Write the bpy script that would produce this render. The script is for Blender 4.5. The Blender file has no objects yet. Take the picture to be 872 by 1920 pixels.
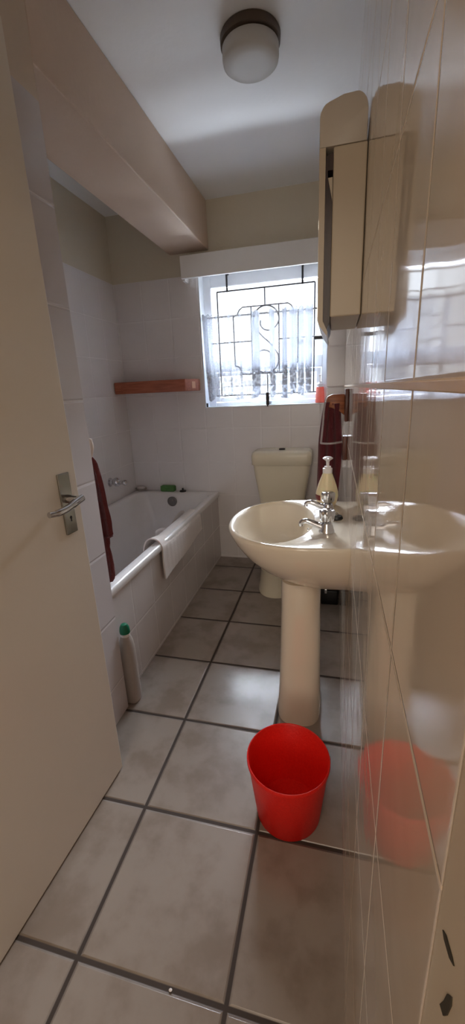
import bpy, bmesh, math, random
from mathutils import Vector, Matrix
random.seed(4)
C = bpy.context.scene.collection
sc = bpy.context.scene
PI = math.pi

# ------------------------------------------------------------------ helpers
def NM(): return bmesh.new()

def finish(name, bm, mat, parent=None, smooth=False, origin=None, angle=35):
    """one mesh object; world-space geometry is shifted to the origin of its thing"""
    o0 = None
    if parent is not None:
        r = parent
        while r.parent: r = r.parent
        o0 = r.location
    elif origin is not None: o0 = Vector(origin)
    if o0 is not None: bmesh.ops.translate(bm, verts=bm.verts, vec=-Vector(o0))
    bmesh.ops.remove_doubles(bm, verts=bm.verts, dist=1e-6)
    bmesh.ops.recalc_face_normals(bm, faces=bm.faces)
    me = bpy.data.meshes.new(name); bm.to_mesh(me); bm.free()
    if smooth:
        for p in me.polygons: p.use_smooth = True
        try: me.set_sharp_from_angle(angle=math.radians(angle))
        except Exception: pass
    o = bpy.data.objects.new(name, me); C.objects.link(o)
    me.materials.append(mat)
    if parent is not None: o.parent = parent
    elif origin is not None: o.location = origin
    return o

def tag(o, label=None, cat=None, group=None, kind=None):
    if label: o['label'] = label
    if cat: o['category'] = cat
    if group: o['group'] = group
    if kind: o['kind'] = kind
    return o

def thing(name, label, cat, loc=(0, 0, 0), group=None, kind=None):
    o = bpy.data.objects.new(name, None); C.objects.link(o)
    o.location = loc; o.empty_display_size = .05
    return tag(o, label, cat, group, kind)

def box(bm, x0, x1, y0, y1, z0, z1, bev=0, seg=2):
    r = bmesh.ops.create_cube(bm, size=1)
    vs = r['verts']
    for v in vs:
        v.co = Vector(((x0+x1)/2+v.co.x*(x1-x0), (y0+y1)/2+v.co.y*(y1-y0), (z0+z1)/2+v.co.z*(z1-z0)))
    if bev:
        es = list({e for v in vs for e in v.link_edges})
        bmesh.ops.bevel(bm, geom=es, offset=bev, segments=seg, profile=.5, affect='EDGES')
    return vs

def prism(bm, poly, axis, a, b, bev=0):
    """poly in the two other axes (cyclic order) extruded along axis from a to b"""
    def P(u, v, w):
        return {'x': (w, u, v), 'y': (u, w, v), 'z': (u, v, w)}[axis]
    A = [bm.verts.new(P(u, v, a)) for u, v in poly]
    B = [bm.verts.new(P(u, v, b)) for u, v in poly]
    n = len(poly)
    fs = [bm.faces.new(A), bm.faces.new(B[::-1])]
    for i in range(n): fs.append(bm.faces.new((A[i], A[(i+1) % n], B[(i+1) % n], B[i])))
    if bev:
        es = list({e for f in fs for e in f.edges})
        bmesh.ops.bevel(bm, geom=es, offset=bev, segments=2, profile=.5, affect='EDGES')

def loft(bm, rings, cap0=True, cap1=True, closed=True):
    R = [[bm.verts.new(p) for p in r] for r in rings]
    n = len(R[0])
    for a, b in zip(R[:-1], R[1:]):
        for i in range(n if closed else n-1):
            j = (i+1) % n
            bm.faces.new((a[i], a[j], b[j], b[i]))
    if cap0: bm.faces.new(R[0][::-1])
    if cap1: bm.faces.new(R[-1])
    return R

def lathe(bm, prof, c=(0, 0, 0), axis='z', seg=40, cap0=True, cap1=True, sx=1, sy=1):
    rings = []
    for r, h in prof:
        ring = []
        for i in range(seg):
            a = 2*PI*i/seg; u, v = r*math.cos(a)*sx, r*math.sin(a)*sy
            ring.append({'z': (c[0]+u, c[1]+v, c[2]+h), 'x': (c[0]+h, c[1]+u, c[2]+v), 'y': (c[0]+u, c[1]+h, c[2]+v)}[axis])
        rings.append(ring)
    loft(bm, rings, cap0, cap1)

def tube(bm, pts, r, seg=10, cap=True):
    pts = [Vector(p) for p in pts]
    rs = r if isinstance(r, (list, tuple)) else [r]*len(pts)
    rings = []
    n0 = None
    for i, p in enumerate(pts):
        t = (pts[min(i+1, len(pts)-1)] - pts[max(i-1, 0)]).normalized()
        if n0 is None:
            n0 = t.orthogonal().normalized()
        n0 = (n0 - t*n0.dot(t)).normalized(); b = t.cross(n0)
        rings.append([p + (n0*math.cos(2*PI*k/seg) + b*math.sin(2*PI*k/seg))*rs[i] for k in range(seg)])
    loft(bm, rings, cap, cap)

def smoothpath(pts, n=8):
    pts = [Vector(p) for p in pts]; out = []
    P = [pts[0]*2-pts[1]] + pts + [pts[-1]*2-pts[-2]]
    for i in range(1, len(P)-2):
        for k in range(n):
            t = k/n; a, b, c, d = P[i-1:i+3]
            out.append(.5*((2*b) + (c-a)*t + (2*a-5*b+4*c-d)*t*t + (3*b-a-3*c+d)*t**3))
    out.append(pts[-1]); return out

def superell(cx, cy, z, a, b, n=2.4, seg=48):
    o = []
    for i in range(seg):
        t = 2*PI*i/seg; c, s = math.cos(t), math.sin(t)
        o.append((cx+a*math.copysign(abs(c)**(2/n), c), cy+b*math.copysign(abs(s)**(2/n), s), z))
    return o

def sheet(bm, grid, thick):
    """thick cloth from a grid of points grid[i][j]"""
    rows, cols = len(grid), len(grid[0])
    V = [[bm.verts.new(p) for p in r] for r in grid]
    fs = [bm.faces.new((V[i][j], V[i][j+1], V[i+1][j+1], V[i+1][j])) for i in range(rows-1) for j in range(cols-1)]
    bmesh.ops.recalc_face_normals(bm, faces=fs)
    bmesh.ops.solidify(bm, geom=fs, thickness=thick)

# ------------------------------------------------------------------ materials
def srgb(r, g, b):
    f = lambda c: c/12.92 if c <= .04045 else ((c+.055)/1.055)**2.4
    return (f(r/255), f(g/255), f(b/255), 1)

class NT:
    def __init__(s, name):
        s.m = bpy.data.materials.new(name); s.m.use_nodes = True
        s.t = s.m.node_tree; s.t.nodes.clear()
        s.out = s.t.nodes.new('ShaderNodeOutputMaterial')
    def n(s, typ, **kw):
        nd = s.t.nodes.new(typ)
        for k, v in kw.items(): setattr(nd, k, v)
        return nd
    def l(s, a, b): s.t.links.new(a, b)
    def setin(s, nd, i, v):
        if hasattr(v, 'links') or isinstance(v, bpy.types.NodeSocket): s.l(v, nd.inputs[i])
        else: nd.inputs[i].default_value = v
    def math(s, op, a, b=None, c=None):
        nd = s.n('ShaderNodeMath', operation=op)
        s.setin(nd, 0, a)
        if b is not None: s.setin(nd, 1, b)
        if c is not None: s.setin(nd, 2, c)
        return nd.outputs[0]
    def maprange(s, v, a, b, c, d, smooth=True):
        nd = s.n('ShaderNodeMapRange', interpolation_type='SMOOTHSTEP' if smooth else 'LINEAR')
        for i, x in enumerate((v, a, b, c, d)): s.setin(nd, i, x)
        return nd.outputs[0]
    def mix(s, f, a, b):
        nd = s.n('ShaderNodeMix', data_type='RGBA')
        s.setin(nd, 0, f); s.setin(nd, 6, a); s.setin(nd, 7, b)
        return nd.outputs[2]
    def noise(s, vec, scale, detail=3, rough=.5):
        nd = s.n('ShaderNodeTexNoise'); nd.inputs['Scale'].default_value = scale
        nd.inputs['Detail'].default_value = detail; nd.inputs['Roughness'].default_value = rough
        s.l(vec, nd.inputs['Vector']); return nd.outputs['Fac']
    def coord(s): return s.n('ShaderNodeTexCoord').outputs['Object']
    def bump(s, h, dist, strength=1, normal=None):
        nd = s.n('ShaderNodeBump'); nd.inputs['Distance'].default_value = dist; nd.inputs['Strength'].default_value = strength
        s.l(h, nd.inputs['Height'])
        if normal is not None: s.l(normal, nd.inputs['Normal'])
        return nd.outputs['Normal']
    def pbsdf(s, col, rough=.5, metal=0, **kw):
        nd = s.n('ShaderNodeBsdfPrincipled')
        s.setin(nd, 'Base Color', col); s.setin(nd, 'Roughness', rough); s.setin(nd, 'Metallic', metal)
        for k, v in kw.items(): s.setin(nd, k.replace('_', ' '), v)
        return nd
    def done(s, bsdf): s.l(bsdf, s.out.inputs['Surface']); return s.m

def plain(name, col, rough=.5, metal=0, var=.06, scale=14, bump=0, bscale=120, **kw):
    t = NT(name); v = t.coord(); f = t.noise(v, scale)
    dark = tuple(c*(1-var) for c in col[:3])+(1,); lite = tuple(min(1, c*(1+var)) for c in col[:3])+(1,)
    p = t.pbsdf(t.mix(f, dark, lite), rough, metal, **kw)
    if bump: t.l(t.bump(t.noise(v, bscale), bump), p.inputs['Normal'])
    return t.done(p.outputs[0])

def tiles(name, uax, vax, pu, pv, ou, ov, gw, col, grout, rough, var=.04, wob=0, wscale=6, ztop=None, plaster=None, mottle=None, tint=0, depth=.0015, ew=.006):
    t = NT(name); co = t.coord()
    sep = t.n('ShaderNodeSeparateXYZ'); t.l(co, sep.inputs[0])
    u, v = sep.outputs[uax], sep.outputs[vax]
    du = t.math('PINGPONG', t.math('SUBTRACT', u, ou), pu/2)
    dv = t.math('PINGPONG', t.math('SUBTRACT', v, ov), pv/2)
    d = t.math('MINIMUM', du, dv)
    mask = t.maprange(d, gw*.35, gw*.7, 1, 0)
    # id of the tile -> small tone change
    iu = t.math('FLOOR', t.math('DIVIDE', t.math('SUBTRACT', u, ou), pu))
    iv = t.math('FLOOR', t.math('DIVIDE', t.math('SUBTRACT', v, ov), pv))
    wn = t.n('ShaderNodeTexWhiteNoise', noise_dimensions='2D')
    cb = t.n('ShaderNodeCombineXYZ'); t.l(iu, cb.inputs[0]); t.l(iv, cb.inputs[1]); t.l(cb.outputs[0], wn.inputs['Vector'])
    fac = t.math('MULTIPLY_ADD', wn.outputs['Value'], tint, t.math('MULTIPLY', t.noise(co, 5, 4), 1-tint))
    dark = tuple(c*(1-var*2) for c in col[:3])+(1,); lite = tuple(min(1, c*(1+var*2)) for c in col[:3])+(1,)
    c = t.mix(fac, dark, lite)
    if mottle:
        m = t.maprange(t.noise(co, 6.5, 5, .55), .42, .66, 0, 1)
        c = t.mix(m, c, mottle)
    c = t.mix(mask, c, grout)
    r = t.maprange(mask, 0, 1, rough, .8, False)
    edge = t.maprange(d, gw*.4, gw*.4+ew, 0, 1)
    nrm = t.bump(edge, depth)
    if wob: nrm = t.bump(t.noise(co, wscale, 2), wob, 1, nrm)
    p = t.pbsdf(c, r); t.l(nrm, p.inputs['Normal'])
    if ztop is None: return t.done(p.outputs[0])
    q = t.pbsdf(t.mix(t.noise(co, 3), tuple(x*.95 for x in plaster[:3])+(1,), plaster), .7)
    t.l(t.bump(t.noise(co, 60), .001), q.inputs['Normal'])
    mx = t.n('ShaderNodeMixShader')
    t.l(t.math('GREATER_THAN', sep.outputs[2], ztop), mx.inputs[0]); t.l(p.outputs[0], mx.inputs[1]); t.l(q.outputs[0], mx.inputs[2])
    return t.done(mx.outputs[0])

def glassy(name, tint=(1, 1, 1, 1), rough=0.02, gloss=1.0):
    t = NT(name)
    tr = t.n('ShaderNodeBsdfTransparent'); tr.inputs[0].default_value = tint
    gl = t.n('ShaderNodeBsdfGlossy'); gl.inputs['Roughness'].default_value = rough
    fr = t.n('ShaderNodeFresnel'); fr.inputs[0].default_value = 1.45
    mx = t.n('ShaderNodeMixShader')
    t.l(t.math('MULTIPLY', fr.outputs[0], gloss), mx.inputs[0]); t.l(tr.outputs[0], mx.inputs[1]); t.l(gl.outputs[0], mx.inputs[2])
    return t.done(mx.outputs[0])

def wood(name, a, b, rough=.4, axis='x'):
    t = NT(name); co = t.coord()
    mp = t.n('ShaderNodeMapping'); t.l(co, mp.inputs[0])
    s = {'x': (2, 30, 30), 'y': (30, 2, 30), 'z': (30, 30, 2)}[axis]; mp.inputs['Scale'].default_value = s
    f = t.noise(mp.outputs[0], 3, 5, .6)
    p = t.pbsdf(t.mix(t.maprange(f, .3, .7, 0, 1), a, b), rough)
    t.l(t.bump(f, .0006), p.inputs['Normal'])
    return t.done(p.outputs[0])

def fabric(name, col, var=.25, rib=None, scale=350):
    t = NT(name); co = t.coord()
    f = t.noise(co, scale, 2); g = t.noise(co, 12, 3)
    k = t.math('ADD', t.math('MULTIPLY', f, .6), t.math('MULTIPLY', g, .4))
    p = t.pbsdf(t.mix(k, tuple(c*(1-var) for c in col[:3])+(1,), tuple(min(1, c*(1+var)) for c in col[:3])+(1,)), .95)
    p.inputs['Sheen Weight'].default_value = .15
    t.l(t.bump(f, .003), p.inputs['Normal'])
    return t.done(p.outputs[0])

WT = srgb(226, 221, 220)
M = {}
M['floor'] = tiles('floor_tile', 0, 1, .3645, .3645, -.555, .4755, .0105, srgb(148, 136, 126), srgb(58, 46, 38), .23, var=.03,
                   mottle=srgb(132, 118, 106), tint=.15, depth=.003, wob=.0015, wscale=5)
M['wall_right'] = tiles('glazed_tile_right', 1, 2, .19, .236, .148, 1.27, .0028, srgb(206, 192, 176), srgb(222, 206, 186), .07, var=.02, wob=.0012, wscale=7, depth=.0005, ew=.003)
M['wall_back'] = tiles('tile_back', 0, 2, .205, .25, -.502, 1.265, .0035, WT, srgb(231, 227, 226), .22, var=.025, ztop=2.015, plaster=srgb(214, 205, 186), depth=.0008)
M['wall_left'] = tiles('tile_left', 1, 2, .205, .25, .38, 1.265, .0035, WT, srgb(231, 227, 226), .22, var=.025, ztop=2.015, plaster=srgb(206, 196, 176), depth=.0008)
M['nib'] = tiles('tile_nib', 1, 2, .60, .276, .75, 1.262, .0035, srgb(205, 197, 196), srgb(214, 207, 205), .16, var=.025, ztop=2.06, plaster=srgb(206, 188, 168), wob=.001, depth=.0012)
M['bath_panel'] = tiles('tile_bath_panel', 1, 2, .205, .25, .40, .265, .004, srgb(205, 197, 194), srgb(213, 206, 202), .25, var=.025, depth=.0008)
M['beam'] = plain('beam_paint', srgb(208, 186, 167), .6, var=.03, scale=4, bump=.0008, bscale=50)
M['ceiling'] = plain('ceiling_paint', srgb(238, 239, 240), .7, var=.02, scale=3, bump=.0006, bscale=60)
M['plaster'] = plain('hall_paint', srgb(220, 206, 186), .7, var=.03, scale=4, bump=.0006, bscale=60)
M['reveal'] = plain('reveal_paint', srgb(232, 236, 240), .45, var=.02, scale=5)
M['door'] = plain('door_gloss_paint', srgb(216, 207, 194), .30, var=.025, scale=5, bump=.0004, bscale=35)
M['jamb'] = plain('jamb_paint', srgb(196, 182, 160), .4, var=.05, scale=9)
M['chip'] = plain('bare_chip', srgb(52, 44, 30), .8)
M['trim'] = plain('tan_trim_tile', srgb(206, 176, 140), .5, var=.06, scale=20)
M['frame'] = plain('white_window_paint', srgb(236, 238, 242), .4, var=.03)
M['pelmet'] = plain('white_pelmet_paint', srgb(228, 226, 224), .5, var=.02)
M['iron'] = plain('dark_iron', srgb(52, 48, 50), .5, .3)
M['black'] = plain('black_plastic', srgb(18, 17, 18), .35)
M['bronze'] = plain('dark_bronze', srgb(40, 36, 34), .4, .5)
M['steel'] = plain('rod_steel', srgb(128, 124, 122), .3, .7)
M['brass'] = plain('aged_brass', srgb(120, 110, 90), .35, .9)
M['chrome'] = plain('chrome', srgb(205, 205, 208), .09, 1, var=.02)
M['platechrome'] = plain('worn_chrome', srgb(150, 150, 146), .22, 1)
M['pegtip'] = plain('pale_peg_tip', srgb(206, 188, 172), .5)
M['ceramic'] = plain('cream_ceramic', srgb(236, 224, 205), .08, var=.015, scale=5, Coat_Weight=.4)
M['cistern'] = plain('cream_cistern', srgb(226, 216, 192), .22, var=.015, scale=5)
M['bath'] = plain('white_enamel', srgb(228, 224, 222), .12, var=.01, scale=4)
M['cabinet'] = plain('cabinet_plastic', srgb(190, 175, 152), .38, var=.03, scale=5)
M['cabinet_top'] = plain('cabinet_top_plastic', srgb(194, 184, 170), .45, var=.03, scale=5)
M['dark_wood'] = wood('dark_brown_slot', srgb(44, 28, 22), srgb(60, 38, 30), .4, 'z')
M['mirror'] = plain('mirror', srgb(210, 214, 214), .03, 1, var=0)
M['shelfwood'] = wood('red_brown_wood', srgb(152, 82, 56), srgb(180, 104, 74), .45, 'x')
M['ringwood'] = wood('orange_brown_wood', srgb(126, 66, 32), srgb(168, 96, 52), .4, 'x')
M['platewood'] = wood('dark_red_wood', srgb(76, 36, 26), srgb(100, 52, 36), .4, 'z')
M['label'] = plain('pale_label', srgb(226, 176, 140), .5)
M['towel_red'] = fabric('rust_red_towel', srgb(100, 32, 28), .3)
M['towel_maroon'] = fabric('maroon_towel', srgb(88, 22, 30), .25)
M['towel_white'] = fabric('white_bath_mat', srgb(222, 212, 206), .08)
def translucent(name, c0, c1, share, rough=.38):
    t = NT(name); co = t.coord(); f_ = t.noise(co, 170, 2)
    c = t.mix(f_, c0, c1)
    p = t.pbsdf(c, rough); t.l(t.bump(f_, .0006), p.inputs['Normal'])
    tl = t.n('ShaderNodeBsdfTranslucent'); t.l(c, tl.inputs[0])
    mx = t.n('ShaderNodeMixShader'); mx.inputs[0].default_value = share
    t.l(p.outputs[0], mx.inputs[1]); t.l(tl.outputs[0], mx.inputs[2]); return t.done(mx.outputs[0])
M['red'] = translucent('red_plastic', srgb(232, 22, 20), srgb(255, 52, 38), .25)

M['green'] = plain('green_cap', srgb(0, 104, 72), .4)
M['sponge'] = plain('green_sponge', srgb(88, 132, 76), .9, var=.2, scale=160, bump=.004, bscale=180)
M['soapbar'] = plain('pale_soap', srgb(216, 208, 204), .4)
M['milky'] = plain('milky_bottle', srgb(168, 158, 150), .4, var=.04)
M['cream_soap'] = plain('cream_soap_bottle', srgb(240, 226, 186), .3, var=.03, Subsurface_Weight=.15)
M['white_pl'] = plain('white_plastic', srgb(236, 230, 228), .35)
M['redlabel'] = plain('red_label', srgb(110, 30, 28), .4)
def clearplastic():
    t = NT('clear_acrylic')
    tr = t.n('ShaderNodeBsdfTransparent'); p = t.pbsdf(srgb(232, 228, 228), .08)
    mx = t.n('ShaderNodeMixShader'); mx.inputs[0].default_value = .22
    t.l(tr.outputs[0], mx.inputs[1]); t.l(p.outputs[0], mx.inputs[2]); return t.done(mx.outputs[0])
M['acrylic'] = clearplastic()
M['glass'] = glassy('window_glass', (.97, .98, 1, 1), .01)
M['lampglass'] = plain('frosted_lamp_glass', srgb(196, 194, 190), .5, var=.02)
M['lampbase'] = plain('lamp_base', srgb(84, 70, 58), .5, .2)
M['outwall'] = plain('bright_outer_wall', srgb(240, 240, 240), .8, var=.03)
M['outground'] = plain('concrete_yard', srgb(200, 198, 194), .9, var=.1)

M['pink'] = translucent('pink_liquid', srgb(246, 150, 134), srgb(252, 176, 158), .5)
def lace():
    t = NT('white_lace'); co = t.coord()
    sep = t.n('ShaderNodeSeparateXYZ'); t.l(co, sep.inputs[0])
    z = sep.outputs[2]                       # object origin at the curtain's top
    vo = t.n('ShaderNodeTexVoronoi', feature='DISTANCE_TO_EDGE'); vo.inputs['Scale'].default_value = 26
    t.l(co, vo.inputs['Vector'])
    flower = t.maprange(vo.outputs['Distance'], .10, .17, 0, 1)
    border = t.math('MULTIPLY', t.maprange(z, -.36, -.33, 1, 0), flower)
    hem = t.maprange(t.math('PINGPONG', t.math('ADD', z, .012), .055), .002, .006, 1, 0)
    hem = t.math('MULTIPLY', hem, t.maprange(z, -.44, -.40, 1, 0))
    weave = t.maprange(t.noise(co, 420, 1), .4, .6, .0, .16)
    dens = t.math('MINIMUM', t.math('ADD', t.math('ADD', t.math('MULTIPLY', border, .30), t.math('MULTIPLY', hem, .3)), t.math('ADD', weave, .25)), .9)
    tr = t.n('ShaderNodeBsdfTransparent')
    df = t.n('ShaderNodeBsdfDiffuse'); df.inputs[0].default_value = srgb(216, 221, 230)
    tl = t.n('ShaderNodeBsdfTranslucent'); tl.inputs[0].default_value = srgb(216, 221, 230)
    m1 = t.n('ShaderNodeMixShader'); m1.inputs[0].default_value = .018; t.l(df.outputs[0], m1.inputs[1]); t.l(tl.outputs[0], m1.inputs[2])
    m2 = t.n('ShaderNodeMixShader'); t.l(dens, m2.inputs[0]); t.l(tr.outputs[0], m2.inputs[1]); t.l(m1.outputs[0], m2.inputs[2])
    return t.done(m2.outputs[0])
M['lace'] = lace()

# ------------------------------------------------------------------ setting
H = 1.27
XR, XL, YB, ZC = .057, -1.53, 2.84, 2.422
WX0, WX1, WZ0, WZ1 = -.905, -.055, 1.162, 2.035     # window opening
YO = 3.06                                          # outer face of the back wall
XN, YN = -.82, 1.225                               # nib face / end

def struct(name, bm, mat, label, cat, smooth=False, parent=None):
    o = finish(name, bm, mat, parent, smooth)
    if parent is None: tag(o, label, cat, kind='structure')
    return o

b = NM(); box(b, -1.7, 1.1, -2.9, YO, -.12, 0)
struct('floor', b, M['floor'], 'beige mottled ceramic floor tiles with dark grout', 'floor')
b = NM(); box(b, -1.7, 1.1, -2.9, YO, ZC, ZC+.12)
struct('ceiling', b, M['ceiling'], 'plain pale grey painted ceiling', 'ceiling')
b = NM(); box(b, XR, XR+.15, .15, YO, 0, ZC)
struct('wall_right', b, M['wall_right'], 'glossy beige tiled wall on the right behind the basin', 'wall')
b = NM()
box(b, XL-.15, WX0, YB, YO, 0, ZC); box(b, WX1, XR, YB, YO, 0, ZC)
box(b, WX0, WX1, YB, YO, 0, WZ0); box(b, WX0, WX1, YB, YO, WZ1, ZC)
struct('wall_back', b, M['wall_back'], 'far wall of pale tiles around the window, cream paint above', 'wall')
b = NM(); box(b, XL-.15, XL, YN-.1, YB, 0, ZC)
struct('wall_left', b, M['wall_left'], 'pale tiled wall on the long side of the bath', 'wall')
b = NM(); box(b, XL-.15, XN, .16, YN, 0, ZC)
struct('wall_nib', b, M['nib'], 'narrow tiled wall end between the open door and the bath', 'wall')
b = NM(); box(b, -1.09, XN, YN, YB, 2.146, ZC, .006)
struct('wall_beam', b, M['beam'], 'boxed pinkish beige beam running along the ceiling over the bath', 'beam')
b = NM(); box(b, XL, -.852, YN, YB, 0, .497); 
b2 = NM(); box(b2, -.892, -.852, YN, YB, 0, .497); b.free()
struct('wall_bath', b2, M['bath_panel'], 'tiled front panel under the bath rim', 'panel')
b = NM(); box(b, XR-.0025, XR+.01, .15, YB, 1.2643, 1.2708, .0008)
struct('trim_1', b, M['trim'], 'thin tan border strip across the right tiled wall at eye level', 'trim')
# door case and hall behind the camera
b = NM(); box(b, XL-.15, -.765, -.02, .15, 0, ZC); box(b, -.765, XR, -.02, .15, 2.06, ZC); box(b, XR+.08, 1.1, -.02, .15, 0, ZC)
struct('wall_front', b, M['plaster'], 'cream wall with the doorway, behind the camera', 'wall')
b = NM(); box(b, XR, XR+.08, -.06, .15, 0, 2.06, .002)
jamb = struct('trim_2', b, M['jamb'], 'cream painted door jamb at the right edge of the view', 'door jamb', smooth=False)
b = NM()
def blob(bm, pts):
    prism(bm, pts, 'x', XR-.0006, XR+.0004)
blob(b, [(.140, 1.022), (.136, 1.026), (.127, 1.029), (.124, 1.029), (.129, 1.024), (.137, 1.021)])
blob(b, [(.125, 1.007), (.121, 1.014), (.120, 1.010), (.122, .998), (.125, .990), (.130, .987), (.127, .997)])
struct('paint_chip', b, M['chip'], None, None, parent=jamb)
b = NM()
box(b, -1.72, -1.6, -2.9, -.02, 0, ZC); box(b, 1.0, 1.12, -2.9, -.02, 0, ZC); box(b, -1.6, 1.0, -2.9, -2.8, 0, ZC)
struct('wall_hall', b, M['plaster'], 'cream hall walls behind the camera', 'wall')

# ---------------- window
w = thing('window_1', 'white framed window with a low opening sash, overexposed by daylight', 'window', (-.48, 2.95, WZ0), kind='structure')
b = NM(); y0, y1 = 2.935, 2.985
fw = .055
box(b, WX0, WX0+fw, y0, y1, WZ0, WZ1, .004); box(b, WX1-fw*.7, WX1, y0, y1, WZ0, WZ1, .004)
ix0, ix1 = WX0+fw, WX1-fw*.7
box(b, ix0, ix1, y0, y1, WZ1-.085, WZ1, .002); box(b, ix0, ix1, y0, y1, WZ0, WZ0+.03, .002)
box(b, ix0, ix1, y0-.006, y1, 1.40, 1.478, .002)
finish('window_frame', b, M['frame'], w)
b = NM(); sx0, sx1, sz0, sz1 = WX0+fw+.004, WX1-.042, WZ0+.034, 1.397
box(b, sx0, sx0+.03, y0-.012, y1-.01, sz0, sz1, .003); box(b, sx1-.03, sx1, y0-.012, y1-.01, sz0, sz1, .003)
box(b, sx0+.03, sx1-.03, y0-.012, y1-.01, sz0, sz0+.03, .002); box(b, sx0+.03, sx1-.03, y0-.012, y1-.01, sz1-.025, sz1, .002)
sash = finish('sash', b, M['frame'], w)
b = NM(); box(b, sx0, sx1, 2.958, 2.962, sz0, sz1); finish('lower_pane', b, M['glass'], sash)
b = NM(); box(b, WX0+fw, WX1-.035, 2.962, 2.966, 1.478, WZ1-.08); finish('upper_pane', b, M['glass'], w)
b = NM(); box(b, -.462, -.440, 2.845, 2.93, WZ0+.012, WZ0+.022, .002); box(b, -.463, -.441, 2.832, 2.85, WZ0+.004, WZ0+.088, .004)
tube(b, [(-.452, 2.836, WZ0+.012), (-.452, 2.834, WZ0-.006)], .005)
hd = finish('handle', b, M['bronze'], w); hd['label'] = 'dark stay handle at the middle of the sill'
b = NM(); box(b, WX1-.09, WX1-.002, 2.875, 2.895, 1.568, 1.592, .004); box(b, WX1-.03, WX1-.002, 2.86, 2.93, 1.572, 1.588, .003)
hd = finish('side_latch', b, M['bronze'], w); hd['label'] = 'dark latch at the right side of the frame'
b = NM(); box(b, WX0+.002, WX0+.012, 2.85, 2.87, WZ0+.002, WZ0+.03, .002); finish('stay_pin', b, M['bronze'], w)
b = NM()
for s0, s1 in ((WX0-.0005, WX0+.004), (WX1-.004, WX1+.0005)):
    box(b, s0, s1, YB-.002, 2.935, WZ0, WZ1)
box(b, WX0, WX1, YB-.006, 2.935, WZ0-.002, WZ0+.004, .001); box(b, WX0, WX1, YB, 2.935, WZ1-.004, WZ1)
struct('trim_3', b, M['reveal'], 'white painted sides and sill of the window opening', 'window reveal')

# burglar bars
yb = 2.90
bars = thing('burglar_bars', 'dark iron burglar bars with an S scroll inside the window', 'burglar bars', (-.47, yb, WZ0+.2))
def P2(pts): return [(x, yb, z) for x, z in pts]
b = NM(); r = .0045
for seg in ([(-.795, 1.912), (-.144, 1.912)], [(-.795, 1.912), (-.795, 1.24)], [(-.144, 1.912), (-.144, 1.24)], [(-.835, 1.24), (-.10, 1.24)],
            [(-.85, 1.592), (-.564, 1.592)], [(-.376, 1.592), (-.11, 1.592)]):
    tube(b, P2(seg), r, 8)
finish('outer_bars', b, M['iron'], bars, True)
b = NM()
for seg in ([(-.469, 1.912), (-.469, 1.806)], [(-.564, 1.806), (-.564, 1.38)], [(-.377, 1.806), (-.377, 1.38)],
            [(-.689, 1.75), (-.687, 1.437)], [(-.25, 1.75), (-.252, 1.437)], [(-.46, 1.376), (-.46, 1.24)], [(-.636, 1.378), (-.318, 1.378)]):
    tube(b, P2(seg), r*.9, 8)
for sgn in (1, -1):
    m = lambda x: -.469+sgn*(x+.469)
    tube(b, P2([(m(-.469), 1.806), (m(-.622), 1.806), (m(-.645), 1.79), (m(-.661), 1.762), (m(-.689), 1.75)]), r*.9, 8)
    tube(b, P2([(m(-.687), 1.437), (m(-.665), 1.432), (m(-.648), 1.41), (m(-.636), 1.378)]), r*.9, 8)
finish('panel_bars', b, M['iron'], bars, True)
b = NM()
cx, cz, rr = -.464, 1.716, .088
top = []
for k in range(34):          # outer arc into the upper curl
    a = math.radians(235-12.5*k); q = rr if k < 20 else rr*(1-(k-19)*.042)
    top.append((cx+q*math.cos(a), cz+q*math.sin(a)))
cx2, cz2 = -.466, 1.466
bot = []
for k in range(34):
    a = math.radians(55-12.5*k); q = .086 if k < 20 else .086*(1-(k-19)*.042)
    bot.append((cx2+q*math.cos(a), cz2+q*math.sin(a)))
path = smoothpath(P2(top[::-1] + [(-.488, 1.615), (-.44, 1.572)] + bot), 3)
tube(b, path, r*1.05, 8)
finish('scroll', b, M['iron'], bars, True)
for sx in (-.722, -.222):
    b = NM(); tube(b, [(sx, yb-.008, 1.905), (sx, yb-.008, 2.022)], .0065, 8); tube(b, [(sx, yb-.008, 2.018), (sx, 2.935, 2.02)], .006, 8)
    finish('fixing_lug', b, M['iron'], bars, True)

# curtain rod + lace curtain
ZR = 1.752; yr = 2.866
rod = thing('curtain_rod', 'thin metal curtain rod with ball end across the window', 'curtain rod', (-.47, yr, ZR))
b = NM(); tube(b, [(-.888, yr, ZR), (-.068, yr, ZR)], .0055, 10); finish('rod', b, M['steel'], rod, True)
for ex, d in ((-.890, 1), (-.066, -1)):
    b = NM(); bmesh.ops.create_uvsphere(b, u_segments=14, v_segments=10, radius=.012, matrix=Matrix.Translation((ex, yr, ZR)))
    lathe(b, [(.007, 0), (.008, .012), (.006, .014)] if d > 0 else [(.007, 0), (.008, -.012), (.006, -.014)], (ex, yr, ZR), 'x', 14)
    finish('finial', b, M['brass'], rod, True)
b = NM()
rows = 30
rnd = random.Random(8); ph = [rnd.uniform(0, 6.28) for _ in range(8)]
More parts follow.
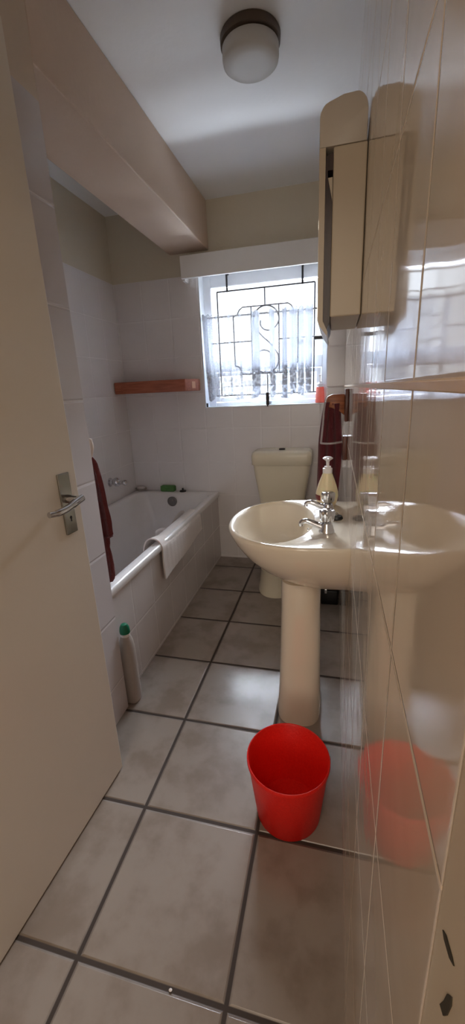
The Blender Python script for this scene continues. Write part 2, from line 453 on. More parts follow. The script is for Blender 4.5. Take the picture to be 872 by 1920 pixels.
# plan of the gathered cloth: single layer between pleats, five layers in each pleat
pleats = [(-.892, -.858, 5), (-.80, -.787, 3), (-.715, -.700, 3), (-.640, -.628, 3), (-.553, -.500, 5), (-.432, -.400, 5), (-.346, -.318, 7), (-.302, -.250, 5), (-.241, -.210, 5), (-.200, -.150, 5)]
plan = []
def run(x0, x1, y0, y1):
    n_ = max(4, int(abs(x1-x0)/.003))
    for k in range(n_): plan.append((x0+(x1-x0)*k/n_, y0+(y1-y0)*k/n_))
cx_ = pleats[0][0]
for x0, x1, nl in pleats:
    if x0 > cx_: run(cx_, x0, 0, 0)
    for k in range(nl):
        ya, yb_ = .0042*(k-nl/2), .0042*(k+1-nl/2)
        run(x0 if k % 2 == 0 else x1, x1 if k % 2 == 0 else x0, ya, yb_)
    cx_ = x1
plan.append((cx_, 0))
V = []
for j in range(rows+1):
    v = j/rows; row = []
    for x, yo in plan:
        x2 = x + .006*v*math.sin(x*61+ph[0]) + (.022*v*v if x < -.85 else 0)
        y2 = yo*(.7+.5*v) + .0045*math.sin(x*88+ph[1])*(.5+.5*v) + .003*math.sin(x*205+ph[2])
        hem = 1.222 + .012*math.sin(x*57+ph[3]) + .008*math.sin(x*23) + .006*abs(math.sin(x*90))
        ztop = ZR+.016+.006*math.sin(x*190)
        row.append(b.verts.new((x2, yr-.026+y2, ztop+(hem-ztop)*v)))
    V.append(row)
for j in range(rows):
    for i in range(len(plan)-1): b.faces.new((V[j][i], V[j][i+1], V[j+1][i+1], V[j+1][i]))
cur = finish('lace_curtain', b, M['lace'], None, True, origin=(-.5, yr, ZR), angle=180)
tag(cur, 'short white lace cafe curtain gathered on the rod over the lower window', 'curtain')

# pelmet
pel = thing('pelmet', 'white box pelmet above the window', 'pelmet', (-.46, 2.74, 1.976))
b = NM(); box(b, -.985, XR-.003, 2.735, 2.755, 1.976, 2.106, .003); finish('front_board', b, M['pelmet'], pel)
b = NM(); box(b, -.985, -.965, 2.7555, YB-.002, 1.966, 2.106, .003); finish('end_board', b, M['pelmet'], pel)
b = NM(); box(b, -.9645, XR-.003, 2.7555, YB-.002, 2.088, 2.106, .002); finish('top_board', b, M['pelmet'], pel)

# sill bottle
sb = thing('hand_wash_bottle', 'small bottle of pink liquid at the right end of the window sill', 'bottle', (-.100, 2.893, WZ0+.005))
x, y, z = sb.location
b = NM(); lathe(b, [(.028, 0), (.031, .004), (.0285, .05), (.026, .098), (.024, .103)], (x, y, z), seg=24); finish('bottle_body', b, M['pink'], sb, True)
b = NM(); lathe(b, [(.024, .1035), (.0235, .122), (.012, .130), (.011, .140)], (x, y, z), seg=24); finish('shoulder', b, M['white_pl'], sb, True)
b = NM(); lathe(b, [(.005, .1405), (.005, .172), (.009, .174), (.009, .182), (.003, .184)], (x, y, z), seg=16); tube(b, [(x, y, z+.178), (x-.006, y-.024, z+.174)], .004, 8); finish('pump', b, M['white_pl'], sb, True)

# ---------------- door
dr = thing('door_1', 'cream painted door standing open on the left', 'door', (-.739, .156, .008), kind='structure')
dv = Vector((-.695+.737, .954-.156, 0)); ang = math.atan2(dv.y, dv.x); Ld = dv.length
def door_part(name, bm, mat, parent, smooth=False):
    # built in door space: u along the leaf, v towards the room (right face at v=0), w up
    Rm = Matrix.Rotation(ang, 4, 'Z')
    bmesh.ops.transform(bm, verts=bm.verts, matrix=Matrix.Translation(dr.location) @ Rm)
    return finish(name, bm, mat, parent, smooth)
b = NM(); box(b, 0, Ld, 0.0, .04, 0, 2.03, .002)
leaf = door_part('door_leaf', b, M['door'], dr)
# v points left when rotated by +90: right face is v=0 side
b = NM(); u0, w0 = Ld-.055, .905
prism(b, [(u0-.022, w0), (u0+.022, w0), (u0+.022, w0+.168), (u0-.022, w0+.168)], 'y', -.006, 0, .002)
pl = door_part('handle_plate', b, M['platechrome'], dr)
b = NM(); tube(b, [(u0, -.006, w0+.098), (u0, -.03, w0+.098), (u0, -.045, w0+.098)], [.012, .010, .009], 14)
tube(b, smoothpath([(u0+.008, -.046, w0+.100), (u0-.02, -.048, w0+.096), (u0-.06, -.052, w0+.090), (u0-.095, -.050, w0+.088), (u0-.118, -.046, w0+.090)], 5), [.0105]*8+[.009]*8+[.0075]*5, 12)
door_part('lever', b, M['chrome'], pl, True)
b = NM(); lathe(b, [(.0045, -.0065), (.0045, -.0058)], (u0+.002, 0, w0+.045), 'y', 12); box(b, u0, u0+.004, -.0065, -.0058, w0+.034, w0+.046)
door_part('keyhole', b, M['black'], pl)

# ---------------- bath
RZ = .542
bath = thing('bathtub', 'white built-in bathtub along the left wall under the beam', 'bathtub', (-1.18, 2.03, 0.0))
def rr(x0, x1, y0, y1, z, r, seg=8):
    pts = []
    for cx_, cy_, a0 in ((x1-r, y1-r, 0), (x0+r, y1-r, 90), (x0+r, y0+r, 180), (x1-r, y0+r, 270)):
        for k in range(seg+1):
            a = math.radians(a0+90*k/seg); pts.append((cx_+r*math.cos(a), cy_+r*math.sin(a), z))
    return pts
b = NM()
ox0, ox1, oy0, oy1 = XL+.002, -.836, YN+.002, YB-.002
rings = [rr(ox0+.03, ox1-.022, oy0+.03, oy1-.03, RZ-.036, .008), rr(ox0, ox1-.003, oy0, oy1, RZ-.038, .010), rr(ox0, ox1, oy0, oy1, RZ-.030, .012), rr(ox0, ox1, oy0, oy1, RZ-.008, .012), rr(ox0+.003, ox1-.003, oy0+.003, oy1-.003, RZ-.002, .012), rr(ox0+.01, ox1-.01, oy0+.01, oy1-.01, RZ, .012),
         rr(ox0+.040, ox1-.044, oy0+.07, oy1-.060, RZ, .07), rr(ox0+.046, ox1-.050, oy0+.08, oy1-.066, RZ-.006, .08), rr(ox0+.050, ox1-.055, oy0+.10, oy1-.071, RZ-.03, .09),
         rr(ox0+.075, ox1-.082, oy0+.20, oy1-.098, RZ-.20, .12), rr(ox0+.10, ox1-.10, oy0+.30, oy1-.13, RZ-.34, .14), rr(ox0+.15, ox1-.15, oy0+.37, oy1-.20, RZ-.39, .12), rr(ox0+.22, ox1-.21, oy0+.45, oy1-.30, RZ-.395, .10)]
loft(b, rings, False, True)
finish('tub_shell', b, M['bath'], bath, True, angle=50)
b = NM(); lathe(b, [(.036, .010), (.038, -.004), (.032, -.010), (.012, -.012)], (-1.195, oy1-.086, RZ-.066), 'y', 24)
lathe(b, [(.012, -.010), (.012, -.024), (.007, -.027)], (-1.183, oy1-.086, RZ-.056), 'y', 14)
finish('overflow', b, M['steel'], bath, True)

# wall tap
tp = thing('bath_tap', 'chrome bath tap on the tiled wall above the far side of the bath', 'tap', (XL, 2.46, .69))
b = NM(); lathe(b, [(.030, .0), (.032, .006), (.020, .012), (.016, .03)], (XL, 2.46, .69), 'x', 24); finish('flange', b, M['chrome'], tp, True)
b = NM(); bmesh.ops.create_uvsphere(b, u_segments=20, v_segments=14, radius=.032, matrix=Matrix.Translation((XL+.055, 2.46, .693)))
finish('valve_body', b, M['chrome'], tp, True)
b = NM(); tube(b, [(XL+.075, 2.46, .690), (XL+.105, 2.46, .688)], [.013, .014], 14)
bmesh.ops.create_uvsphere(b, u_segments=16, v_segments=12, radius=.021, matrix=Matrix.Translation((XL+.118, 2.46, .688)))
finish('knob', b, M['chrome'], tp, True)

# things on the rim
sd = thing('soap_dish', 'small pale soap dish in the back left corner of the bath rim', 'soap dish', (-1.470, 2.800, RZ))
b = NM(); lathe(b, [(.022, .001), (.036, .012), (.044, .024), (.041, .025), (.032, .013), (.0, .010)], tuple(sd.location), seg=28, sx=1.15, sy=.8, cap1=False); finish('dish', b, M['milky'], sd, True)
b = NM(); loft(b, [superell(-1.470, 2.800, RZ+.013, .022, .014), superell(-1.470, 2.800, RZ+.020, .034, .021), superell(-1.470, 2.800, RZ+.030, .033, .020), superell(-1.470, 2.800, RZ+.036, .022, .012)])
so = finish('soap_bar', b, M['soapbar'], None, True, origin=(-1.470, 2.800, RZ+.013)); tag(so, 'pale bar of soap lying in the corner soap dish', 'soap')
b = NM(); box(b, -1.300, -1.185, 2.785, 2.834, RZ+.001, RZ+.046, .009, 3)
for v in b.verts: v.co += Vector((random.uniform(-1, 1), random.uniform(-1, 1), random.uniform(0, 1)))*.0015
o = finish('bath_sponge', b, M['sponge'], None, True, origin=(-1.242, 2.81, RZ)); tag(o, 'green sponge on the far rim of the bath', 'sponge')
b = NM(); lathe(b, [(.025, .0), (.027, .005), (.022, .011), (.008, .014), (.006, .020), (.009, .024), (.004, .028)], (-1.122, 2.807, RZ), seg=24)
o = finish('bath_plug', b, M['black'], None, True, origin=(-1.122, 2.807, RZ)); tag(o, 'black rubber plug on the far rim of the bath', 'plug')

# mat over the rim
prof = [(-.944, .475), (-.938, .515), (-.925, .548), (-.905, .567), (-.880, .572), (-.856, .566), (-.838, .548), (-.829, .52), (-.827, .49), (-.826, .455), (-.825, .42), (-.824, .385), (-.823, .352)]
prof = [(p.x, p.z) for p in smoothpath([(a, 0, c) for a, c in prof], 4)]
grid = []
ny = 60
for i in range(ny+1):
    s = i/ny; yy = 1.735+s*.60
    row = []
    for k, (px_, pz_) in enumerate(prof):
        q = k/(len(prof)-1)
        ribs = .0007*math.sin(s*2*PI*13)
        settle = min(1, s*5)                     # the near end stands off the rim, the rest lies down
        zz = pz_ - (.024*settle if .10 < q < .55 else .024*settle*max(0, 1-abs(q-.33)/.6))
        xx = px_ + ribs
        if q > .55:                              # hem rises towards the far side
            zz += (q-.55)/.45*.06*s + .004*math.sin(s*9)
            xx += .006*(1-settle)*math.sin(q*6)+.003
            yyy = yy + (q-.55)*(-.03+.03*s)*.6
        else: yyy = yy
        if q < .10: zz += .05*abs(math.sin(s*5.5))*(1 if s > .25 else .3)
        row.append((xx, yyy, zz))
    grid.append(row)
b = NM(); sheet(b, grid, .007)
o = finish('bath_mat', b, M['towel_white'], None, True, origin=(-.85, 2.03, .535), angle=60); tag(o, 'off-white towelling bath mat draped over the bath rim', 'bath mat')

# rust towel at the nib
tw = thing('towel_hook', 'wooden towel peg with pale tip on the wall end beside the door', 'towel hook', (-.93, YN, 1.10))
b = NM(); tube(b, [(-.905, YN+.001, 1.085), (-.893, YN+.03, 1.09), (-.878, YN+.075, 1.10)], [.016, .014, .015], 14); finish('peg', b, M['ringwood'], tw, True)
b = NM(); tube(b, smoothpath([(-.878, YN+.072, 1.055), (-.868, YN+.075, 1.09), (-.872, YN+.075, 1.128)], 6), [.010]*6+[.012]*6+[.004], 12); k_ = finish('peg_tip', b, M['pegtip'], tw, True); k_['label'] = 'pale upturned tip'
edge = [(1.062, -.868), (1.045, -.853), (1.025, -.846), (.972, -.838), (.906, -.833), (.830, -.826), (.780, -.8235), (.758, -.824), (.746, -.826), (.738, -.842), (.70, -.845), (.664, -.841), (.623, -.838), (.59, -.840), (.563, -.846), (.548, -.856)]
grid = []
for z_, xe in edge:
    row = []
    for k in range(25):
        s = k/24
        wd = .06+.14*min(1, (1.075-z_)/.16)
        x = xe-s*wd
        y = 1.300+.012*math.sin(s*9)+.004*math.sin(z_*31+s*4)*s
        row.append((x, y, z_-(.012*s if z_ > .6 else -.004*math.sin(s*12))))
    grid.append(row)
b = NM(); sheet(b, grid, .016)
bmesh.ops.subdivide_edges(b, edges=b.edges[:], cuts=1, use_grid_fill=True)
for v in b.verts: v.co += Vector((random.gauss(0, .0010), random.gauss(0, .0015), random.gauss(0, .001)))
o = finish('towel', b, M['towel_red'], None, True, origin=(-.92, 1.30, 1.05), angle=80); tag(o, 'rust red towel hanging at the wall end over the near end of the bath', 'towel')

# cleaner bottle by panel
cb = thing('cleaner_bottle', 'pale bottle with green cap on the floor against the bath panel', 'bottle', (-.815, 1.270, 0))
x, y, z = cb.location
b = NM(); rings = []
for zz, a, c_ in ((0, .024, .028), (.006, .029, .034), (.05, .030, .036), (.20, .0295, .035), (.26, .028, .033), (.295, .026, .026), (.312, .021, .021), (.320, .018, .018)):
    rings.append(superell(x, y, zz, a, c_, 2.6, 32))
loft(b, rings); finish('bottle_body', b, M['milky'], cb, True)
b = NM(); lathe(b, [(.019, .3205), (.0195, .334)], (x, y, 0), seg=28); finish('neck_ring', b, M['white_pl'], cb, True)
b = NM(); lathe(b, [(.021, .3345), (.0215, .345), (.019, .362), (.012, .374), (.004, .376)], (x, y, 0), seg=28); finish('cap', b, M['green'], cb, True)

# shelf on the back wall
sh = thing('wall_shelf', 'red-brown wooden shelf on the tiled wall above the far end of the bath', 'shelf', (-1.23, YB-.085, 1.27))
b = NM(); prism(b, [(XL+.003, YB-.001), (-.935, YB-.001), (-.935, YB-.05), (-.985, YB-.175), (-1.40, YB-.175), (XL+.003, YB-.16)], 'z', 1.283, 1.362, .006); finish('shelf_board', b, M['shelfwood'], sh, True)
b = NM(); vs = [(-.9455, YB-.079), (-.9585, YB-.1125)]
for dd in (0,):
    n_ = Vector((.125, .05, 0)).normalized()*-1
prism(b, [(-.9470, YB-.0795), (-.9600, YB-.1120), (-.9574, YB-.1130), (-.9444, YB-.0805)], 'z', 1.300, 1.345)
k_ = finish('sticker', b, M['label'], sh); k_['label'] = 'small pale rectangle on the shelf end'

# ---------------- toilet
tl = thing('toilet', 'cream close-coupled toilet below the window', 'toilet', (-.345, 2.45, 0))
cxT = -.342
b = NM()
def cis(z_, hw, fy): return rr(cxT-hw, cxT+hw, fy, YB-.006, z_, .035, 6)
loft(b, [cis(.40, .135, 2.70), cis(.415, .145, 2.685), cis(.56, .163, 2.672), cis(.70, .186, 2.66), cis(.772, .193, 2.655)])
finish('cistern', b, M['cistern'], tl, True)
b = NM(); loft(b, [cis(.7725, .196, 2.650), cis(.778, .202, 2.643), cis(.835, .204, 2.640), cis(.858, .199, 2.645), cis(.868, .185, 2.66), cis(.870, .15, 2.70)])
finish('cistern_lid', b, M['cistern'], tl, True, angle=60)
b = NM(); lathe(b, [(.022, .8705), (.022, .876), (.017, .879), (.0, .879)], (cxT, 2.735, 0), seg=24, cap1=False); finish('flush_button', b, M['bronze'], tl, True)
b = NM()
rings = []
for z_, cy_, a, c_ in ((.0, 2.40, .118, .162), (.012, 2.40, .120, .164), (.05, 2.40, .110, .155), (.16, 2.39, .096, .150), (.25, 2.365, .125, .185), (.32, 2.345, .160, .220), (.385, 2.34, .178, .240), (.40, 2.34, .178, .240),
                       (.40, 2.335, .135, .180), (.36, 2.335, .125, .170), (.28, 2.36, .085, .12), (.22, 2.38, .04, .06)):
    rings.append(superell(cxT, cy_, z_, a, c_, 2.15, 48))
loft(b, rings); box(b, cxT-.12, cxT+.12, 2.50, YB-.01, .20, .398, .03, 3)
finish('bowl', b, M['cistern'], tl, True, angle=50)
b = NM(); loft(b, [superell(cxT, 2.34, .402, .182, .245, 2.15), superell(cxT, 2.34, .42, .185, .248, 2.15), superell(cxT, 2.34, .436, .178, .240, 2.15), superell(cxT, 2.34, .44, .15, .21, 2.15)]); finish('seat_lid', b, M['cistern'], tl, True, angle=50)

# black box behind basin
bb = thing('storage_box', 'low black box on the floor against the right wall behind the basin pedestal', 'box', (-.005, 2.33, 0))
b = NM(); box(b, -.07, XR-.004, 2.215, 2.46, 0, .095, .008, 3); finish('box_body', b, M['black'], bb, True)
b = NM(); box(b, -.073, XR-.003, 2.211, 2.464, .0955, .112, .004, 2); finish('box_lid', b, M['black'], bb, True)
b = NM(); box(b, -.028, -.014, 2.203, 2.2105, .08, .108, .002); finish('clasp', b, M['chrome'], bb)

# ---------------- basin + pedestal
bs = thing('basin', 'cream pedestal wash basin on the right wall', 'basin', (-.1, 1.38, 0))
yc, zr = 1.382, .81
def dshape(scx, scy, z_, yo=0, back=XR+.0005, front=-.365, n=2.25, seg=64):
    """D outline: straight flanks from the wall, superelliptic nose"""
    L = back-front
    xf = back - L*scx
    a = (L*.70)*scx; bb_ = .276*scy
    x0 = xf + a
    pts = []
    nn = seg
    for i in range(nn+1):
        t = -PI/2 + PI*i/nn
        c_, s_ = math.cos(t), math.sin(t)
        pts.append((x0 - a*abs(c_)**(2/n), yc+yo+bb_*math.copysign(abs(s_)**(2/n), s_), z_))
    for k in (.25, .5, .75):
        pts.append((x0+(back-x0)*k, yc+yo+bb_*(1-.05*k), z_))
    pts.append((back, yc+yo+bb_*.94, z_)); pts.append((back, yc+yo+bb_*.5, z_)); pts.append((back, yc+yo, z_)); pts.append((back, yc+yo-bb_*.5, z_)); pts.append((back, yc+yo-bb_*.94, z_))
    for k in (.75, .5, .25):
        pts.append((x0+(back-x0)*k, yc+yo-bb_*(1-.05*k), z_))
    return pts
N = len(dshape(1, 1, 0))
def inner(cx_, a, bq, z_):
    # ellipse sampled so that it pairs with the D outline's points
    ref = dshape(1, 1, 0); o_ = []
    for p in ref:
        t = math.atan2((p[1]-yc)/.27, (p[0]+.185)/.19); o_.append((cx_+a*math.cos(t), yc+bq*math.sin(t), z_))
    return o_
b = NM()
rings = [dshape(.53, .40, .600), dshape(.56, .43, .607), dshape(.64, .56, .628), dshape(.76, .74, .668), dshape(.875, .885, .715), dshape(.95, .96, .758), dshape(.985, .99, .785), dshape(1, 1, .800), dshape(1, 1, .808), dshape(.99, .99, .8135), dshape(.97, .975, .8145),
         inner(-.200, .146, .240, .8110), inner(-.199, .141, .234, .806), inner(-.198, .136, .227, .795), inner(-.196, .122, .205, .755), inner(-.190, .098, .165, .712), inner(-.180, .062, .105, .682), inner(-.172, .028, .035, .672)]
loft(b, rings, True, True)
bowl = finish('bowl', b, M['ceramic'], bs, True, angle=60)
b = NM(); lathe(b, [(.024, .0), (.024, .004), (.016, .005), (.012, .001)], (-.172, yc, .672), seg=24); finish('drain', b, M['chrome'], bs, True)
b = NM(); lathe(b, [(.009, 0), (.009, .003), (.006, .003)], (-.083, yc+.01, .77), 'x', 16); finish('overflow', b, M['chrome'], bs, True)
b = NM(); rings = []
for z_, cx_, a, c_ in ((0, -.108, .086, .122), (.012, -.108, .087, .123), (.05, -.1075, .085, .121), (.14, -.106, .081, .117), (.30, -.105, .077, .113), (.48, -.104, .073, .110), (.6035, -.103, .073, .110)):
    rings.append(superell(cx_, 1.385, z_, a, c_, 3.0, 56))
loft(b, rings); finish('pedestal', b, M['ceramic'], bs, True, angle=50)

def tap(name, label, y, capmat):
    t = thing(name, label, 'tap', (-.014, y, zr+.004), 'basin taps')
    x, z = -.014, zr+.004
    b = NM(); lathe(b, [(.026, 0), (.026, .003), (.023, .010), (.0195, .022), (.017, .030), (.012, .0335)], (x, y, z), seg=28); finish('tap_body', b, M['chrome'], t, True)
    b = NM()
    path = smoothpath([(x-.008, y, z+.014), (x-.032, y-.001, z+.023), (x-.056, y-.002, z+.033), (x-.072, y-.002, z+.0355), (x-.082, y-.002, z+.029), (x-.083, y-.002, z+.018)], 5)
    nP = len(path); tube(b, path, [.013-.005*min(1, i/(nP*.6)) for i in range(nP)], 14); finish('spout', b, M['chrome'], t, True)
    b = NM()
    rings = []
    for h, r_ in ((.034, .012), (.037, .018), (.042, .0215), (.066, .0245), (.073, .0235), (.076, .020)):
        rings.append([(x+(r_+.0016*math.cos(8*a_))*math.cos(a_), y+(r_+.0016*math.cos(8*a_))*math.sin(a_), z+h) for a_ in [2*PI*k/48 for k in range(48)]])
    loft(b, rings); h_ = finish('handle', b, M['chrome'], t, True, angle=50)
    b = NM(); lathe(b, [(.014, .0765), (.0135, .079), (.008, .080)], (x, y, z), seg=24); finish('handle_cap', b, capmat, h_, True)
    return t
tap('basin_tap', 'chrome pillar tap on the near side of the basin ledge', 1.265, M['chrome'])
tap('basin_tap', 'chrome pillar tap in front of the soap dispenser on the basin ledge', 1.495, M['chrome'])

sd = thing('soap_dispenser', 'cream pump soap dispenser on the far corner of the basin', 'soap dispenser', (-.020, 1.583, zr+.0035))
x, y, z = sd.location
b = NM(); lathe(b, [(.030, .0), (.034, .003), (.040, .018), (.0435, .040), (.0425, .056), (.036, .082), (.027, .108), (.020, .126), (.0175, .132)], (x, y, z), seg=36); body = finish('bottle_body', b, M['cream_soap'], sd, True)
b = NM()
lp = []
for k in range(9):
    a_ = math.radians(188+k*6); lp.append(a_)
R1 = [[(x+(r_)*math.cos(a_), y+(r_)*math.sin(a_), z+h_) for a_ in lp] for r_, h_ in ((.0422, .027), (.0437, .034), (.0442, .041), (.0440, .048))]
grid = [list(r_) for r_ in R1]; sheet(b, grid, .0006)
finish('label', b, M['redlabel'], body)
b = NM(); lathe(b, [(.0185, .1325), (.0185, .150), (.0135, .152), (.013, .158)], (x, y, z), seg=28); finish('collar', b, M['white_pl'], sd, True)
b = NM(); lathe(b, [(.006, .1585), (.006, .175), (.008, .180), (.018, .187), (.020, .190), (.014, .195), (.004, .196)], (x, y, z), seg=24)
tube(b, [(x, y, z+.190), (x+.002, y-.03, z+.187), (x+.002, y-.036, z+.180)], [.006, .005, .004], 10); finish('pump', b, M['white_pl'], sd, True)

pg = thing('basin_plug', 'black rubber plug on the basin ledge between the taps and wall', 'plug', (.018, 1.405, zr+.004))
x, y, z = pg.location
b = NM(); lathe(b, [(.021, 0), (.023, .004), (.019, .012), (.012, .014)], (x, y, z), seg=24); finish('stopper', b, M['black'], pg, True)
b = NM(); tube(b, [(x+.005*math.cos(a_), y, z+.018+.005*math.sin(a_)) for a_ in [2*PI*k/12 for k in range(13)]], .0014, 8); finish('ring', b, M['chrome'], pg, True)

# ---------------- towel ring + maroon towel
yt = 1.80
tr = thing('towel_rail', 'wooden wall bracket with clear loop holding the maroon towel', 'towel rail', (XR, yt, 1.18))
b = NM(); box(b, XR-.016, XR, yt-.03, yt+.03, 1.125, 1.258, .004, 2); finish('upper_plate', b, M['platewood'], tr, True)
b = NM(); prism(b, [(XR-.0165, 1.238), (-.012, 1.238), (-.030, 1.230), (-.038, 1.212), (-.034, 1.196), (-.022, 1.184), (.002, 1.181), (.018, 1.170), (XR-.0165, 1.150)], 'y', yt-.014, yt+.014, .004); finish('arm', b, M['ringwood'], tr, True)
b = NM(); box(b, XR-.020, XR, yt-.03, yt+.03, .962, 1.065, .004, 2); finish('lower_plate', b, M['platewood'], tr, True)
b = NM(); box(b, XR-.018, XR-.002, yt-.028, yt+.028, .930, .9615, .004, 2); finish('clear_foot', b, M['acrylic'], tr, True)
b = NM(); tube(b, [(XR-.012, yt, 1.124), (XR-.02, yt, 1.066)], .005, 8); finish('clear_link', b, M['acrylic'], tr, True)
b = NM()
lp = smoothpath([(-.030, yt-.024, 1.236), (-.042, yt-.024, 1.19), (-.047, yt-.026, 1.11), (-.052, yt-.030, 1.048), (-.050, yt-.036, 1.038), (-.02, yt-.040, 1.036), (.015, yt-.038, 1.039), (XR-.021, yt-.030, 1.042)], 6)
tube(b, lp, .0045, 10); finish('clear_loop', b, M['acrylic'], tr, True)
grid = []
zs = [1.205, 1.195, 1.17, 1.13, 1.09, 1.05, 1.02, .98, .93, .88, .83, .78, .73, .70]
for z_ in zs:
    row = []
    q = min(1, (1.21-z_)/.18)
    xl = -.030-.026*q**.7 - .006*max(0, (1.0-z_)/.3)
    xr_ = .012+.016*q
    for k in range(31):
        s = k/30
        row.append((xl+(xr_-xl)*s, yt+.035+.011*math.sin(s*15+z_*3)+.004*math.sin(z_*20+s*6)-.03*(1-q), z_+.004*math.sin(s*12)))
    grid.append(row)
b = NM(); sheet(b, grid, .012)
o = finish('towel', b, M['towel_maroon'], None, True, origin=(-.015, yt+.035, 1.2), angle=80); tag(o, 'maroon hand towel hanging from the wooden bracket beyond the basin', 'towel')

# ---------------- cabinet
cy0, cy1 = 1.15, 1.42
cab = thing('bathroom_cabinet', 'cream wall cabinet with rounded top high on the right wall', 'cabinet', (.02, 1.285, 1.44))
b = NM(); prism(b, [(-.019, 1.44), (XR-.001, 1.44), (XR-.001, 1.798), (-.019, 1.798)], 'y', cy0, cy1, .003); finish('cabinet_body', b, M['cabinet'], cab)
b = NM()
hp = [(XR-.003, 1.799), (XR-.003, 1.858)]
for k in range(1, 8):
    a_ = math.radians(90*k/7); hp.append((XR-.003-.026*(1-math.cos(a_)), 1.858+.034*math.sin(a_)))
hp.append((.0, 1.891))
for k in range(0, 8):
    a_ = math.radians(90+90*k/7); hp.append((-.030+.021*math.cos(a_), 1.852+.030*math.sin(a_)))
hp.append((-.051, 1.799))
prism(b, hp, 'y', cy0, cy1, .002); finish('rounded_top', b, M['cabinet_top'], cab, True, angle=40)
b = NM(); prism(b, [(-.0195, 1.43), (-.0195, 1.69), (-.031, 1.738), (-.0315, 1.754), (-.0195, 1.754), (-.0195, 1.788), (-.036, 1.782), (-.036, 1.43), (-.028, 1.408)], 'y', cy0+.002, cy1-.002); k_ = finish('side_slot', b, M['dark_wood'], cab); k_['label'] = 'dark brown strip behind the door edge'
b = NM(); prism(b, [(-.0365, 1.798), (-.051, 1.798), (-.050, 1.434), (-.044, 1.420), (-.026, 1.396), (-.0235, 1.405), (-.0365, 1.432)], 'y', cy0-.001, cy1+.001); d_ = finish('door', b, M['cabinet'], cab)
b = NM(); prism(b, [(-.020, 1.739), (-.0305, 1.7385), (-.0195, 1.692)], 'y', cy0-.0005, cy0+.02); finish('door_stop', b, M['cabinet'], cab)
b = NM(); box(b, -.0516, -.0505, cy0+.02, cy1-.02, 1.445, 1.79); finish('mirror', b, M['mirror'], d_)

# ---------------- waste bin
bn = thing('waste_bin', 'red plastic waste bin on the floor in front of the basin pedestal', 'waste bin', (-.106, .930, 0))
x, y, z = bn.location
b = NM()
lathe(b, [(.092, 0), (.098, .004), (.1205, .208), (.122, .213), (.1205, .2145), (.1185, .212), (.0960, .008), (.0, .007)], (x, y, z), seg=64, cap1=False)
finish('bin_shell', b, M['red'], bn, True, angle=60)
b = NM()
lathe(b, [(.1215, .203), (.1238, .205), (.1242, .2135), (.1225, .2165), (.1202, .2155)], (x, y, z), seg=64, cap0=False, cap1=False); finish('rim', b, M['red'], bn, True)

# ---------------- ceiling lamp
lm = thing('ceiling_lamp', 'unlit frosted drum lamp on the ceiling', 'lamp', (-.315, 1.74, ZC))
x, y, z = lm.location
b = NM(); lathe(b, [(.100, 0), (.103, -.006), (.102, -.026), (.09, -.030)], (x, y, z), seg=48); finish('lamp_base', b, M['lampbase'], lm, True)
b = NM(); lathe(b, [(.092, -.0305), (.097, -.034), (.097, -.062), (.095, -.072), (.086, -.079), (.06, -.083), (.0, -.084)], (x, y, z), seg=48, cap1=False); finish('lamp_shade', b, M['lampglass'], lm, True, angle=70)

# scrap on the grout
b = NM(); loft(b, [superell(-.318, .4745, .0005, .004, .003, 2, 10), superell(-.317, .4745, .003, .0035, .0025, 2, 10), superell(-.3175, .475, .004, .001, .001, 2, 10)])
o = finish('paper_scrap', b, M['white_pl'], None, True, origin=(-.318, .4745, 0)); tag(o, 'tiny white scrap on the floor grout in the foreground', 'scrap')

# ------------------------------------------------------------------ light
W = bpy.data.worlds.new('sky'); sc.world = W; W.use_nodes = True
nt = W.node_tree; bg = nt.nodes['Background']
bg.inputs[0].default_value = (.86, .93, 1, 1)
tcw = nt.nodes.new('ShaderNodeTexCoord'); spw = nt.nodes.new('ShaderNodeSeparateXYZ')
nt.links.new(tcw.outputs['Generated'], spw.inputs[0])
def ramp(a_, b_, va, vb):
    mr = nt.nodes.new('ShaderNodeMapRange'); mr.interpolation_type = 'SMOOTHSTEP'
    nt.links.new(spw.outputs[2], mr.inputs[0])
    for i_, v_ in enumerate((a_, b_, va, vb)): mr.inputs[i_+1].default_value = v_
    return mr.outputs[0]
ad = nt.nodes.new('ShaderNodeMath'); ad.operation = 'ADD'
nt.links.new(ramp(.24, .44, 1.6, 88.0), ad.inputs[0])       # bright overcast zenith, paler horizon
nt.links.new(ramp(-.93, -.53, 185.0, 0.0), ad.inputs[1])      # added glow from steeply below, standing in for ground bounce onto the ceiling
nt.links.new(ad.outputs[0], bg.inputs[1])
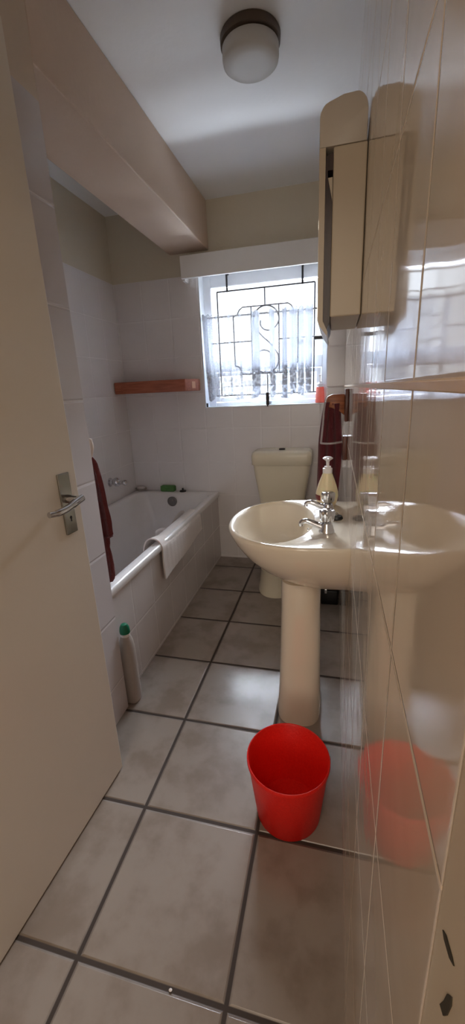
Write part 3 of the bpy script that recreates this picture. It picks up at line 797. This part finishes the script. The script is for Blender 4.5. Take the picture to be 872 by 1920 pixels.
pd = bpy.data.lights.new('window_portal', 'AREA'); pd.shape = 'RECTANGLE'; pd.size = WX1-WX0; pd.size_y = WZ1-WZ0; pd.cycles.is_portal = True
po = bpy.data.objects.new('window_portal', pd); C.objects.link(po); po.location = ((WX0+WX1)/2, YO+.01, (WZ0+WZ1)/2); po.rotation_euler = (-PI/2, 0, 0)
hl = bpy.data.lights.new('hall_light', 'AREA'); hl.shape = 'DISK'; hl.size = .5; hl.energy = 6.5; hl.color = (1, .86, .70)
ho = bpy.data.objects.new('hall_light', hl); C.objects.link(ho); ho.location = (-.25, -.85, ZC-.06)
wl = bpy.data.lights.new('hall_fill_light', 'AREA'); wl.shape = 'RECTANGLE'; wl.size = .9; wl.size_y = 1.3; wl.energy = 12.5; wl.color = (1, .90, .78)  # added soft fill behind the camera for far walls, pelmet and ceiling
wo = bpy.data.objects.new('hall_fill_light', wl); C.objects.link(wo); wo.location = (-.35, -2.75, 1.62); wo.rotation_euler = (PI/2, 0, 0)

# ------------------------------------------------------------------ camera (calibrated from the photograph's vanishing points)
f, yaw, pitch, roll = 745.45, -.255467703, -.295288819, -.0465354993
fw_ = Vector((math.sin(yaw)*math.cos(pitch), math.cos(yaw)*math.cos(pitch), math.sin(pitch)))
r0 = fw_.cross(Vector((0, 0, 1))).normalized(); u0 = r0.cross(fw_)
r2 = r0*math.cos(roll)+u0*math.sin(roll); u2 = -r0*math.sin(roll)+u0*math.cos(roll)
cd = bpy.data.cameras.new('camera'); cam = bpy.data.objects.new('camera', cd); C.objects.link(cam)
mw = Matrix((r2, u2, -fw_)).transposed().to_4x4(); mw.translation = (0, 0, H)
cam.matrix_world = mw
cd.sensor_fit = 'VERTICAL'; cd.sensor_height = 36; cd.lens = 36*f/1920; cd.clip_start = .01
sc.camera = cam

sc.view_settings.view_transform = 'Standard'; sc.view_settings.look = 'None'
sc.view_settings.gamma = 1; sc.view_settings.use_curve_mapping = False
sc.view_settings.exposure = 0.56
sc.cycles.max_bounces = 10; sc.cycles.transparent_max_bounces = 24; sc.cycles.diffuse_bounces = 6
sc.cycles.use_denoising = True
sc.cycles.sample_clamp_indirect = 40
